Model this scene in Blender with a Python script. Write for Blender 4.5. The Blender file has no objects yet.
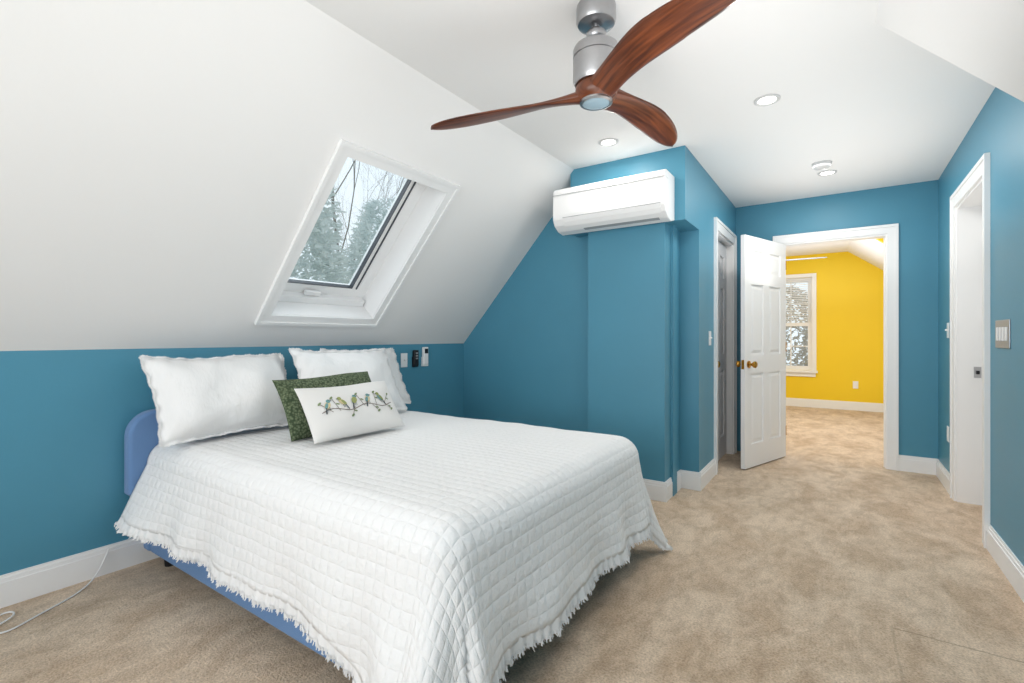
import bpy, bmesh, math, random
from mathutils import Vector, Matrix, noise
random.seed(7)
sc=bpy.context.scene
sc.view_settings.view_transform='Standard'
sc.view_settings.look='None'
COL=sc.collection
H=2.46; XR=0.67; XL=-2.96; YF=5.33; YB=-1.6; KZ=1.09; XC=-1.726
# ---------------------------------------------------------------- materials
def lin(c):
    return tuple(((x/255)/12.92 if x/255<=0.04045 else (((x/255)+0.055)/1.055)**2.4) for x in c)+(1,)
def mat(name,c,rough=.6,metal=0,spec=.4,bump=0,bscale=200,var=0,vscale=3,sheen=0,emit=None,bdist=.004):
    m=bpy.data.materials.new(name); m.use_nodes=True
    nt=m.node_tree; b=nt.nodes['Principled BSDF']
    b.inputs['Base Color'].default_value=lin(c)
    b.inputs['Roughness'].default_value=rough
    b.inputs['Metallic'].default_value=metal
    b.inputs['Specular IOR Level'].default_value=spec
    if sheen: b.inputs['Sheen Weight'].default_value=sheen
    if emit:
        b.inputs['Emission Color'].default_value=lin(c); b.inputs['Emission Strength'].default_value=emit
    tc=nt.nodes.new('ShaderNodeTexCoord')
    if var:
        n=nt.nodes.new('ShaderNodeTexNoise'); n.inputs['Scale'].default_value=vscale; n.inputs['Detail'].default_value=4
        nt.links.new(tc.outputs['Object'],n.inputs['Vector'])
        r=nt.nodes.new('ShaderNodeMixRGB'); l=lin(c)
        r.inputs[1].default_value=tuple(x*(1-var) for x in l[:3])+(1,)
        r.inputs[2].default_value=tuple(min(1,x*(1+var)) for x in l[:3])+(1,)
        nt.links.new(n.outputs['Fac'],r.inputs[0]); nt.links.new(r.outputs[0],b.inputs['Base Color'])
    if bump:
        n=nt.nodes.new('ShaderNodeTexNoise'); n.inputs['Scale'].default_value=bscale; n.inputs['Detail'].default_value=3
        nt.links.new(tc.outputs['Object'],n.inputs['Vector'])
        bp=nt.nodes.new('ShaderNodeBump'); bp.inputs['Strength'].default_value=bump; bp.inputs['Distance'].default_value=bdist
        nt.links.new(n.outputs['Fac'],bp.inputs['Height']); nt.links.new(bp.outputs[0],b.inputs['Normal'])
    return m
M_blue=mat('teal_paint',(79,143,168),.42,bump=.08,bscale=90,var=.03)
M_yellow=mat('yellow_paint',(245,208,32),.5,bump=.08,var=.02)
M_ceil=mat('ceiling_paint',(239,238,237),.8,bump=.08,bscale=60)
M_trim=mat('white_trim',(240,240,240),.35,var=.01)
M_closet=mat('closet_paint',(232,232,234),.5,var=.02)
M_white=mat('white_plastic',(240,240,240),.3,var=.01)
M_ring=mat('light_trim_ring',(206,206,206),.45,var=.01)
M_grey=mat('grey_plastic',(165,167,170),.4,var=.02)
M_fan2=mat('grey_fan_blade',(118,120,124),.5,var=.04)
M_dark=mat('dark_plastic',(28,28,32),.4,var=.05)
M_gask=mat('gasket_rubber',(70,74,80),.5,var=.05)
M_nickel=mat('brushed_nickel',(176,176,178),.33,metal=1,var=.08,vscale=40)
M_brass=mat('brass',(190,140,60),.25,metal=1,var=.03)
M_steel=mat('steel_plate',(175,178,184),.3,metal=1,var=.03)
M_uph=mat('blue_upholstery',(104,140,186),.85,bump=.4,bscale=400,var=.05,sheen=.2)
M_matt=mat('mattress_fabric',(230,230,232),.9,bump=.2,var=.02)
M_fringe=mat('cotton_fringe',(238,238,238),.95,bump=.3,bscale=300,var=.02)
def cotton_mat():
    m=mat('white_cotton',(238,238,238),.95)
    nt=m.node_tree;b=nt.nodes['Principled BSDF'];tc=nt.nodes.new('ShaderNodeTexCoord')
    w=nt.nodes.new('ShaderNodeTexNoise');w.inputs['Scale'].default_value=7;w.inputs['Detail'].default_value=2;w.inputs['Distortion'].default_value=.8
    nt.links.new(tc.outputs['Object'],w.inputs['Vector'])
    mp=nt.nodes.new('ShaderNodeMapping');mp.inputs['Scale'].default_value=(40,90,26);nt.links.new(tc.outputs['Object'],mp.inputs[0])
    n=nt.nodes.new('ShaderNodeTexNoise');n.inputs['Scale'].default_value=1.2;n.inputs['Detail'].default_value=1;nt.links.new(mp.outputs[0],n.inputs['Vector'])
    a=nt.nodes.new('ShaderNodeBump');a.inputs['Strength'].default_value=.5;a.inputs['Distance'].default_value=.02;nt.links.new(w.outputs['Fac'],a.inputs['Height'])
    c=nt.nodes.new('ShaderNodeBump');c.inputs['Strength'].default_value=.4;c.inputs['Distance'].default_value=.003;nt.links.new(n.outputs['Fac'],c.inputs['Height'])
    nt.links.new(a.outputs[0],c.inputs['Normal']);nt.links.new(c.outputs[0],b.inputs['Normal']);return m
M_pillow=cotton_mat()
M_linen=mat('natural_linen',(230,228,225),.95,bump=.4,bscale=500,var=.03)
M_cable=mat('cable_white',(235,235,235),.4,var=.01)
M_lens=mat('frosted_lens',(150,172,184),.25,var=.03)
M_bark=mat('bark',(140,138,134),.9,var=.2,vscale=6)
M_led=mat('led_lens',(255,252,245),.4,emit=6)
def green_mat():
    m=mat('green_chenille',(84,104,66),.95)
    nt=m.node_tree;b=nt.nodes['Principled BSDF'];tc=nt.nodes.new('ShaderNodeTexCoord')
    v=nt.nodes.new('ShaderNodeTexVoronoi');v.inputs['Scale'].default_value=85
    nt.links.new(tc.outputs['Object'],v.inputs['Vector'])
    r=nt.nodes.new('ShaderNodeValToRGB');r.color_ramp.elements[0].color=lin((122,134,104));r.color_ramp.elements[1].color=lin((62,76,54))
    r.color_ramp.elements[0].position=.1;r.color_ramp.elements[1].position=.7
    nt.links.new(v.outputs['Distance'],r.inputs[0]);nt.links.new(r.outputs[0],b.inputs['Base Color'])
    bp=nt.nodes.new('ShaderNodeBump');bp.invert=True;bp.inputs['Distance'].default_value=.005
    nt.links.new(v.outputs['Distance'],bp.inputs['Height']);nt.links.new(bp.outputs[0],b.inputs['Normal'])
    return m
M_green=green_mat()
def carpet_mat():
    m=mat('carpet',(190,165,135),1,spec=.05,sheen=.2)
    nt=m.node_tree;b=nt.nodes['Principled BSDF'];tc=nt.nodes.new('ShaderNodeTexCoord')
    def N(s,d,dist=0,rough=.6,sc_=None,rot=0):
        n=nt.nodes.new('ShaderNodeTexNoise');n.inputs['Scale'].default_value=s;n.inputs['Detail'].default_value=d
        n.inputs['Distortion'].default_value=dist;n.inputs['Roughness'].default_value=rough
        if sc_:
            mp=nt.nodes.new('ShaderNodeMapping');mp.inputs['Scale'].default_value=sc_;mp.inputs['Rotation'].default_value=(0,0,rot)
            nt.links.new(tc.outputs['Object'],mp.inputs[0]);nt.links.new(mp.outputs[0],n.inputs['Vector'])
        else: nt.links.new(tc.outputs['Object'],n.inputs['Vector'])
        return n
    big=N(3.0,7,.5,.68,(1.5,.8,1),.5); fine=N(120,3,0,.7); mid=N(13,6,.3,.75,(1,.6,1),-.3)
    def ramp(p0,c0,p1,c1):
        r=nt.nodes.new('ShaderNodeValToRGB');r.color_ramp.elements[0].position=p0;r.color_ramp.elements[0].color=c0
        r.color_ramp.elements[1].position=p1;r.color_ramp.elements[1].color=c1;return r
    r1=ramp(.40,lin((214,188,160)),.58,lin((238,216,191)));nt.links.new(big.outputs['Fac'],r1.inputs[0])
    r2=ramp(.33,(.46,.41,.36,1),.6,(1,1,1,1));nt.links.new(fine.outputs['Fac'],r2.inputs[0])
    r3=ramp(.38,(.76,.73,.70,1),.56,(1,1,1,1));nt.links.new(mid.outputs['Fac'],r3.inputs[0])
    def mul(a,c,f):
        mx=nt.nodes.new('ShaderNodeMixRGB');mx.blend_type='MULTIPLY';mx.inputs[0].default_value=f
        nt.links.new(a,mx.inputs[1]);nt.links.new(c,mx.inputs[2]);return mx.outputs[0]
    col=mul(mul(r1.outputs[0],r3.outputs[0],.8),r2.outputs[0],.68)
    sp=nt.nodes.new('ShaderNodeSeparateXYZ');nt.links.new(tc.outputs['Object'],sp.inputs[0])
    def M(op,a,bv):
        q=nt.nodes.new('ShaderNodeMath');q.operation=op
        for i,z in enumerate((a,bv)):
            if z is None:continue
            if isinstance(z,(int,float)):q.inputs[i].default_value=z
            else:nt.links.new(z,q.inputs[i])
        return q.outputs[0]
    wob=M('MULTIPLY',mid.outputs['Fac'],.03)
    dy=M('ABSOLUTE',M('SUBTRACT',M('ADD',sp.outputs[1],wob),2.445),None)
    s1=M('MULTIPLY',M('LESS_THAN',dy,.005),M('GREATER_THAN',sp.outputs[0],.17))
    dx=M('ABSOLUTE',M('SUBTRACT',M('ADD',sp.outputs[0],wob),.185),None)
    s2=M('MULTIPLY',M('LESS_THAN',dx,.004),M('LESS_THAN',sp.outputs[1],2.44))
    sm=M('MULTIPLY',M('MAXIMUM',s1,M('MULTIPLY',s2,.5)),.42)
    mx=nt.nodes.new('ShaderNodeMixRGB');nt.links.new(sm,mx.inputs[0]);nt.links.new(col,mx.inputs[1]);mx.inputs[2].default_value=lin((120,98,74))
    nt.links.new(mx.outputs[0],b.inputs['Base Color'])
    bp=nt.nodes.new('ShaderNodeBump');bp.inputs['Strength'].default_value=.6;bp.inputs['Distance'].default_value=.012
    nt.links.new(fine.outputs['Fac'],bp.inputs['Height'])
    bp2=nt.nodes.new('ShaderNodeBump');bp2.inputs['Strength'].default_value=.4;bp2.inputs['Distance'].default_value=.024
    nt.links.new(mid.outputs['Fac'],bp2.inputs['Height']);nt.links.new(bp.outputs[0],bp2.inputs['Normal'])
    nt.links.new(bp2.outputs[0],b.inputs['Normal'])
    return m
M_carpet=carpet_mat()
def quilt_mat():
    m=mat('quilted_cotton',(239,239,239),.95,sheen=.1)
    nt=m.node_tree;b=nt.nodes['Principled BSDF'];uv=nt.nodes.new('ShaderNodeUVMap');uv.uv_map='UVMap'
    nz=nt.nodes.new('ShaderNodeTexNoise');nz.inputs['Scale'].default_value=16;nz.inputs['Detail'].default_value=2
    nt.links.new(uv.outputs[0],nz.inputs['Vector'])
    wob=nt.nodes.new('ShaderNodeVectorMath');wob.operation='MULTIPLY_ADD'
    wob.inputs[1].default_value=(.008,.008,0)
    nt.links.new(nz.outputs['Color'],wob.inputs[0]);nt.links.new(uv.outputs[0],wob.inputs[2])
    sp=nt.nodes.new('ShaderNodeSeparateXYZ');nt.links.new(wob.outputs[0],sp.inputs[0])
    def ridge(o):
        a=nt.nodes.new('ShaderNodeMath');a.operation='MULTIPLY';a.inputs[1].default_value=math.pi/.044;nt.links.new(o,a.inputs[0])
        s=nt.nodes.new('ShaderNodeMath');s.operation='SINE';nt.links.new(a.outputs[0],s.inputs[0])
        c=nt.nodes.new('ShaderNodeMath');c.operation='ABSOLUTE';nt.links.new(s.outputs[0],c.inputs[0])
        p=nt.nodes.new('ShaderNodeMath');p.operation='POWER';p.inputs[1].default_value=.5;nt.links.new(c.outputs[0],p.inputs[0]);return p
    x=ridge(sp.outputs[0]);y=ridge(sp.outputs[1])
    mu=nt.nodes.new('ShaderNodeMath');mu.operation='MULTIPLY';nt.links.new(x.outputs[0],mu.inputs[0]);nt.links.new(y.outputs[0],mu.inputs[1])
    ad=nt.nodes.new('ShaderNodeMath');ad.operation='MULTIPLY_ADD';ad.inputs[1].default_value=.9
    n2=nt.nodes.new('ShaderNodeTexNoise');n2.inputs['Scale'].default_value=60;nt.links.new(uv.outputs[0],n2.inputs['Vector'])
    nt.links.new(n2.outputs['Fac'],ad.inputs[0]);nt.links.new(mu.outputs[0],ad.inputs[2])
    bp=nt.nodes.new('ShaderNodeBump');bp.inputs['Strength'].default_value=.6;bp.inputs['Distance'].default_value=.006
    nt.links.new(ad.outputs[0],bp.inputs['Height']);nt.links.new(bp.outputs[0],b.inputs['Normal'])
    return m
M_quilt=quilt_mat()
def wood_mat():
    m=mat('walnut_wood',(110,60,34),.3,spec=.5)
    nt=m.node_tree;b=nt.nodes['Principled BSDF'];uv=nt.nodes.new('ShaderNodeUVMap');uv.uv_map='UVMap'
    mp=nt.nodes.new('ShaderNodeMapping');mp.inputs['Scale'].default_value=(2.5,38,1);nt.links.new(uv.outputs[0],mp.inputs[0])
    n=nt.nodes.new('ShaderNodeTexNoise');n.inputs['Scale'].default_value=1.5;n.inputs['Detail'].default_value=6;n.inputs['Distortion'].default_value=.6
    nt.links.new(mp.outputs[0],n.inputs['Vector'])
    r=nt.nodes.new('ShaderNodeValToRGB');r.color_ramp.elements[0].position=.32;r.color_ramp.elements[0].color=lin((60,27,14))
    r.color_ramp.elements[1].position=.7;r.color_ramp.elements[1].color=lin((128,68,36))
    nt.links.new(n.outputs['Fac'],r.inputs[0]);nt.links.new(r.outputs[0],b.inputs['Base Color'])
    return m
M_wood=wood_mat()
def glass_mat():
    m=bpy.data.materials.new('window_glass');m.use_nodes=True;nt=m.node_tree
    nt.nodes.remove(nt.nodes['Principled BSDF'])
    t=nt.nodes.new('ShaderNodeBsdfTransparent');t.inputs[0].default_value=(.92,.955,.965,1)
    g=nt.nodes.new('ShaderNodeBsdfGlossy');g.inputs['Roughness'].default_value=.02
    mx=nt.nodes.new('ShaderNodeMixShader');mx.inputs[0].default_value=.05
    nt.links.new(t.outputs[0],mx.inputs[1]);nt.links.new(g.outputs[0],mx.inputs[2])
    nt.links.new(mx.outputs[0],nt.nodes['Material Output'].inputs[0]);return m
M_glass=glass_mat()
def leaf_mat(name,a,c):
    m=mat(name,a,.9,var=.22,vscale=1.6)
    nt=m.node_tree;b=nt.nodes['Principled BSDF']
    t=nt.nodes.new('ShaderNodeBsdfTranslucent');t.inputs[0].default_value=lin(c)
    mx=nt.nodes.new('ShaderNodeMixShader');mx.inputs[0].default_value=.5
    nt.links.new(b.outputs[0],mx.inputs[1]);nt.links.new(t.outputs[0],mx.inputs[2]);nt.links.new(mx.outputs[0],nt.nodes['Material Output'].inputs[0])
    return m
M_leaf=leaf_mat('haze_toned_needles',(218,226,225),(228,234,234))  # outdoor haze is put into the pale needle colour
M_hedge=leaf_mat('brown_shrub',(190,182,172),(196,188,176))
# ---------------------------------------------------------------- mesh helpers
def mk(name,vs,fs,mats,midx=None,smooth=False,parent=None,**props):
    me=bpy.data.meshes.new(name);me.from_pydata([tuple(v) for v in vs],[],fs)
    if not isinstance(mats,(list,tuple)):mats=[mats]
    for m in mats:me.materials.append(m)
    if midx:
        for p,i in zip(me.polygons,midx):p.material_index=i
    if smooth:
        for p in me.polygons:p.use_smooth=True
    me.update()
    o=bpy.data.objects.new(name,me);COL.objects.link(o)
    if parent:
        o.parent=parent;o.matrix_parent_inverse=Matrix.Translation(-Vector(parent.location))
    for k,v in props.items():o[k]=v
    return o
def recalc(o):
    bm=bmesh.new();bm.from_mesh(o.data);bmesh.ops.recalc_face_normals(bm,faces=bm.faces);bm.to_mesh(o.data);bm.free()
def boxgeo(vs,fs,a,b,f=None):
    i=len(vs);x0,y0,z0=a;x1,y1,z1=b
    c=[(x0,y0,z0),(x1,y0,z0),(x1,y1,z0),(x0,y1,z0),(x0,y0,z1),(x1,y0,z1),(x1,y1,z1),(x0,y1,z1)]
    if f:c=[f(*p) for p in c]
    vs+=c
    fs+=[(i,i+3,i+2,i+1),(i+4,i+5,i+6,i+7),(i,i+1,i+5,i+4),(i+1,i+2,i+6,i+5),(i+2,i+3,i+7,i+6),(i+3,i,i+4,i+7)]
def boxes(name,bl,m,f=None,bevel=0,parent=None,**props):
    vs=[];fs=[]
    for n,(a,b) in enumerate(bl):
        boxgeo(vs,fs,a,b,f)
    o=mk(name,vs,fs,m,parent=parent,**props);recalc(o)
    if bevel:
        md=o.modifiers.new('bevel','BEVEL');md.width=bevel;md.segments=3;md.limit_method='ANGLE'
        for p in o.data.polygons:p.use_smooth=True
        wn=o.modifiers.new('wn','WEIGHTED_NORMAL')
    return o
def prism(name,poly,axis,a,b,m,**props):
    def P(p,t):
        return {'x':(t,p[0],p[1]),'y':(p[0],t,p[1]),'z':(p[0],p[1],t)}[axis]
    n=len(poly);vs=[P(p,a) for p in poly]+[P(p,b) for p in poly]
    fs=[tuple(range(n)),tuple(range(2*n-1,n-1,-1))]+[(i,(i+1)%n,n+(i+1)%n,n+i) for i in range(n)]
    o=mk(name,vs,fs,m,**props);recalc(o);return o
def lathe(name,prof,cx,cy,m,seg=48,parent=None,M=None,ring=False,**props):
    vs=[];fs=[]
    if ring:prof=prof+[prof[0]]
    for r,z in prof:
        for k in range(seg):
            t=2*math.pi*k/seg;v=Vector((r*math.cos(t),r*math.sin(t),z))
            if M:v=M@v
            vs.append((v.x+(0 if M else cx),v.y+(0 if M else cy),v.z))
    for j in range(len(prof)-1):
        for k in range(seg):
            a=j*seg+k;b=j*seg+(k+1)%seg;fs.append((a,b,b+seg,a+seg))
    if not ring:
        fs.append(tuple(range(seg))[::-1]);fs.append(tuple(range((len(prof)-1)*seg,len(prof)*seg)))
    o=mk(name,vs,fs,m,smooth=True,parent=parent,**props)
    if ring:
        bm=bmesh.new();bm.from_mesh(o.data);bmesh.ops.remove_doubles(bm,verts=bm.verts,dist=1e-5);bm.to_mesh(o.data);bm.free()
    recalc(o)
    md=o.modifiers.new('es','EDGE_SPLIT');md.split_angle=math.radians(40)
    return o
def empty(name,loc,**props):
    o=bpy.data.objects.new(name,None);o.location=loc;o.empty_display_size=.1;COL.objects.link(o)
    for k,v in props.items():o[k]=v
    return o
def curve_to_mesh(name,cu,**props):
    t=bpy.data.objects.new('tmp',cu);COL.objects.link(t)
    bpy.context.view_layer.update()
    me=bpy.data.meshes.new_from_object(t.evaluated_get(bpy.context.evaluated_depsgraph_get()))
    bpy.data.objects.remove(t);me.name=name
    for p in me.polygons:p.use_smooth=True
    o=bpy.data.objects.new(name,me);COL.objects.link(o)
    for k,v in props.items():o[k]=v
    return o
S=dict(kind='structure')
def st(label,cat):return dict(kind='structure',label=label,category=cat)
# ---------------------------------------------------------------- room shell
DR=.333
boxes('floor',[((-3.1,YB-.1,-.1),(1.1,9.5,0))],M_carpet,**st('beige plush wall-to-wall carpet','floor'))
boxes('wall_left',[((XL-.1,YB,0),(XL,3.6,KZ))],M_blue,**st('low teal blue knee wall under the sloped ceiling','wall'))
prism('wall_back',[(XL,0),(-1.0,0),(-1.0,H),(XC,H),(XL,KZ)],'y',3.54,3.64,M_blue,**st('teal blue gable wall below the sloped ceiling','wall'))
boxes('wall_column',[((-1.605,3.401,0),(-1.02,3.85,1.956))],M_blue,**st('teal blue boxed-out wall column','wall'))
boxes('wall_soffit',[((XC-.03,3.40,1.955),(-.88,3.7895,H-.0005))],M_blue,**st('teal blue soffit box at the ceiling','wall'))
boxes('wall_closet',[((-1.04,3.79,0),(-.88,4.39,H-.001)),((-1.04,4.39,2.06),(-.88,5.15,H-.001)),((-1.04,5.15,0),(-.88,YF,H-.001))],M_blue,**st('teal blue hallway wall around the closet door','wall'))
boxes('wall_end',[((-1.04,YF,0),(-.47,YF+.12,H)),((DR,YF,0),(XR+.2,YF+.12,H)),((-.47,YF,2.05),(DR,YF+.12,H))],M_blue,**st('teal blue end wall with open doorway','wall'))
boxes('wall_right',[((XR,YB,0),(XR+.12,3.72,H)),((XR,3.72,2.06),(XR+.12,4.55,H)),((XR,4.55,0),(XR+.12,YF,H))],M_blue,**st('teal blue side wall with white door','wall'))
boxes('wall_rear',[((XL,YB-.1,0),(-2.3,YB,H)),((.4,YB-.1,0),(XR,YB,H)),((-2.3,YB-.1,0),(.4,YB,.5)),((-2.3,YB-.1,2.2),(.4,YB,H))],M_blue,**st('teal blue wall with wide window opening','wall'))
prism('ceiling',[(XC,YB),(.12,YB),(.12,2.52),(XR,3.42),(XR+.1,5.4),(XC,5.4)],'z',H,H+.05,M_ceil,**st('flat white ceiling','ceiling'))
Z2=1.85
mk('ceiling.001',[(XR,3.42,H),(.12,2.52,H),(XR,2.45,Z2),(XR,YB,Z2),(.12,YB,H)],[(0,1,2),(1,4,3,2)],M_ceil,**st('white sloped ceiling facet meeting the side wall','ceiling'))
mm=(H-KZ)/(XC-XL);ln=math.sqrt(1+mm*mm);E=Vector((1/ln,0,mm/ln));Nn=Vector((-mm/ln,0,1/ln));P0=Vector((XL,0,KZ));SL=(H-KZ)/E.z
def sf(s,y,d):
    v=P0+E*s+Nn*d;return (v.x,y,v.z)
so0,so1,yo0,yo1=.265,1.32,1.56,2.31
boxes('ceiling.002',[((0,YB,0),(SL,yo0,.05)),((0,yo1,0),(SL,3.6,.05)),((0,yo0,0),(so0,yo1,.05)),((so1,yo0,0),(SL,yo1,.05))],M_ceil,f=sf,**st('white sloped attic ceiling with skylight well','ceiling'))
D=.25;q_=.003
boxes('trim_1',[((so0-.02,yo0-.02,-.002),(so1+.02,yo0+q_,D)),((so0-.02,yo1-q_,-.002),(so1+.02,yo1+.02,D)),((so0-.02,yo0+q_,-.002),(so0+q_,yo1-q_,D)),((so1-q_,yo0+q_,-.002),(so1+.02,yo1-q_,D))],M_trim,f=sf,**st('white skylight well lining','trim'))
cw=.06
boxes('trim_2',[((so0-cw,yo0-cw,-.014),(so1+cw,yo0,-.0005)),((so0-cw,yo1,-.014),(so1+cw,yo1+cw,-.0005)),((so0-cw,yo0,-.014),(so0,yo1,-.0005)),((so1,yo0,-.014),(so1+cw,yo1,-.0005)),
  ((so0-cw-.012,yo0-cw-.012,-.022),(so1+cw+.012,yo0-cw+.01,-.0005)),((so0-cw-.012,yo1+cw-.01,-.022),(so1+cw+.012,yo1+cw+.012,-.0005)),((so0-cw-.012,yo0-cw+.01,-.022),(so0-cw+.01,yo1+cw-.01,-.0005)),((so1+cw-.01,yo0-cw+.01,-.022),(so1+cw+.012,yo1+cw-.01,-.0005))],M_trim,f=sf,**st('white moulded casing around the skylight','trim'))
g=(.385,1.285,1.60,2.17)
w1=boxes('window_1',[((so0,yo0,.17),(g[0],yo1,.22)),((g[1],yo0,.17),(so1,yo1,.22)),((g[0],yo0,.17),(g[1],g[2],.22)),((g[0],g[3],.17),(g[1],yo1,.22)),
  ((so0+.004,yo0+.02,.12),(so0+.05,yo1-.02,.1702))],M_trim,f=sf,**st('white framed roof skylight with clear glass','window'))
k=.006
boxes('gasket',[((g[0],g[2],.166),(g[0]+k,g[3],.197)),((g[1]-k,g[2],.166),(g[1],g[3],.197)),((g[0]+k,g[2],.166),(g[1]-k,g[2]+k,.197)),((g[0]+k,g[3]-k,.166),(g[1]-k,g[3],.197))],M_gask,f=sf,parent=w1,label='grey rubber glazing gasket')
boxes('seal_strip',[((g[0],g[3]+.03,.162),(g[1],g[3]+.038,.17))],M_gask,f=sf,parent=w1)
boxes('glass_pane',[((g[0],g[2],.178),(g[1],g[3],.182))],M_glass,f=sf,parent=w1,label='clear glass pane')
boxes('window_handle',[((so0+.055,1.82,.135),(so0+.085,1.93,.16))],M_white,f=sf,parent=w1,bevel=.004)
w2=boxes('window_2',[((-2.3,YB-.08,.5),(-2.22,YB-.02,2.2)),((.32,YB-.08,.5),(.4,YB-.02,2.2)),((-2.22,YB-.08,.5),(.32,YB-.02,.58)),((-2.22,YB-.08,2.12),(.32,YB-.02,2.2)),((-1.03,YB-.08,.58),(-.97,YB-.02,2.12))],M_trim,**st('wide white framed window','window'))
# ---------------------------------------------------------------- baseboards
def bb(name,a,b,nx,ny):
    x0,x1=sorted((a[0],b[0]));y0,y1=sorted((a[1],b[1]))
    def bx(t,z0,z1):
        X0,X1=(x0,x1) if nx==0 else sorted((a[0],a[0]+nx*t))
        Y0,Y1=(y0,y1) if ny==0 else sorted((a[1],a[1]+ny*t))
        return ((X0,Y0,z0),(X1,Y1,z1))
    boxes(name,[bx(.016,0,.105),bx(.011,.105,.122),bx(.007,.122,.135)],M_trim,**st('white moulded baseboard along the wall','baseboard'))
bb('baseboard_left',(XL,YB),(XL,3.54),1,0)
bb('baseboard_back',(XL+.02,3.54),(-1.62,3.54),0,-1)
bb('baseboard_column',(-1.605,3.401),(-1.004,3.401),0,-1)
bb('baseboard_column_side',(-1.02,3.402),(-1.02,3.773),1,0)
bb('baseboard_return',(-1.02,3.79),(-.864,3.79),0,-1)
bb('baseboard_closet',(-.88,3.791),(-.88,4.30),1,0)
bb('baseboard_end',(.41,YF),(XR,YF),0,-1)
bb('baseboard_right',(XR,4.645),(XR,YF-.02),-1,0)
bb('baseboard_right_near',(XR,YB),(XR,3.625),-1,0)
# ---------------------------------------------------------------- doors + casings
def casing(name,axis,c,n,a,b,top,w=.09,lab='white door casing'):
    def q(u0,u1,t,z0,z1):
        lo,hi=sorted((c,c+n*t))
        return ((u0,lo,z0),(u1,hi,z1)) if axis=='x' else ((lo,u0,z0),(hi,u1,z1))
    o_=.002
    L=[q(a-w,a,.016,0,top),q(b,b+w,.016,0,top),q(a-w,b+w,.016,top,top+w),
       q(a-w-o_,a-w+.02,.024,0,top+w-.02),q(b+w-.02,b+w+o_,.024,0,top+w-.02),q(a-w-o_,b+w+o_,.024,top+w-.02,top+w+o_)]
    boxes(name,L,M_trim,**st(lab,'trim'))
casing('trim_3','x',YF,-1,-.47,DR,2.05,w=.075,lab='white casing around the hallway doorway')
casing('trim_4','y',XR,-1,3.72,4.55,2.06,lab='white casing around the side door')
casing('trim_5','y',-.88,1,4.39,5.15,2.06,lab='white casing around the closet door')
casing('trim_9','x',YF+.12,1,-.47,DR,2.05,w=.075,lab='white casing on the yellow room side of the doorway')
boxes('trim_6',[((-.4715,YF-.001,0),(-.455,YF+.121,2.05)),((DR-.012,YF-.001,0),(DR+.0015,YF+.121,2.05)),((-.455,YF-.001,2.035),(DR-.012,YF+.121,2.0515)),((-.455,YF+.05,0),(-.445,YF+.085,2.035)),((DR-.020,YF+.05,0),(DR-.012,YF+.085,2.035))],M_trim,**st('white door jamb lining the open doorway','trim'))
t7=boxes('trim_7',[((XR-.001,3.7185,0),(XR+.16,3.735,2.06)),((XR-.001,4.535,0),(XR+.16,4.5515,2.06)),((XR-.001,3.735,2.045),(XR+.16,4.535,2.0615))],M_trim,**st('white door jamb of the side door','trim'))
boxes('trim_8',[((-1.04,4.3885,0),(-.879,4.405,2.06)),((-1.04,5.135,0),(-.879,5.1515,2.06)),((-1.04,4.405,2.045),(-.879,5.135,2.0615))],M_trim,**st('white door jamb of the closet','trim'))
def six_panel(name,w,h,M,m,lab):
    T=.035
    f=lambda x,y,z:tuple(M@Vector((x,y,z)))
    sw=.11;cwid=(w-3*sw)/2
    rails=[(0,.2),(.82,.98),(1.60,1.70),(h-.12,h)]
    L=[((0,-T/2,0),(sw,T/2,h)),((w-sw,-T/2,0),(w,T/2,h)),((sw+cwid,-T/2,0),(w-sw-cwid,T/2,h))]
    for a,b in rails:
        L+= [((sw,-T/2,a),(sw+cwid,T/2,b)),((w-sw-cwid,-T/2,a),(w-sw,T/2,b))]
    vs=[];fs=[]
    for a,b in L:boxgeo(vs,fs,a,b,f)
    for c0 in (sw,sw*2+cwid):
        for (a,b) in ((.2,.82),(.98,1.60),(1.70,h-.12)):
            boxgeo(vs,fs,(c0,-T/2+.011,a),(c0+cwid,T/2-.011,b),f)
            for sg in (-1,1):
                i=len(vs);y1=sg*(T/2-.0108);y2=sg*(T/2-.003);o=.018;p=.042
                for (yy,e) in ((y1,o),(y2,p)):
                    vs+=[f(c0+e,yy,a+e),f(c0+cwid-e,yy,a+e),f(c0+cwid-e,yy,b-e),f(c0+e,yy,b-e)]
                fs+=[(i+4,i+5,i+6,i+7)]+[(i+j,i+(j+1)%4,i+4+(j+1)%4,i+4+j) for j in range(4)]
    o=mk(name,vs,fs,m,**st(lab,'door'));recalc(o);return o
def knob(M,parent,m=M_brass,both=True):
    for sg in ((-1,1) if both else (-1,)):
        R=M@Matrix.Rotation(math.radians(90)*(1 if sg<0 else -1),4,'X')
        lathe('door_knob',[(.001,0),(.032,0),(.032,.006),(.014,.010),(.011,.03),(.020,.038),(.029,.05),(.029,.06),(.020,.068),(.001,.070)],0,0,m,seg=24,parent=parent,M=R@Matrix.Translation((0,0,.0175)),label='round metal door knob')
hinge=Vector((-.452,5.305,.012));free=Vector((-.70,4.57,.012))
ang=math.atan2(free.y-hinge.y,free.x-hinge.x)
Md=Matrix.Translation(hinge)@Matrix.Rotation(ang,4,'Z')
d1=six_panel('door_1',.775,2.02,Md,M_trim,'white six-panel door standing open with brass knob')
knob(Md@Matrix.Translation((.71,0,.9)),d1)
for zz in (.2,1.0,1.78):
    boxes('hinge',[((-.006,-.02,zz),(.004,.02,zz+.09))],M_brass,f=lambda x,y,z:tuple(Md@Vector((x,y,z))),parent=d1)
boxes('latch_plate',[((.774,-.012,.86),(.7765,.012,.94))],M_brass,f=lambda x,y,z:tuple(Md@Vector((x,y,z))),parent=d1)
Mc=Matrix.Translation((-.95,4.41,.012))@Matrix.Rotation(math.radians(90),4,'Z')
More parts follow.
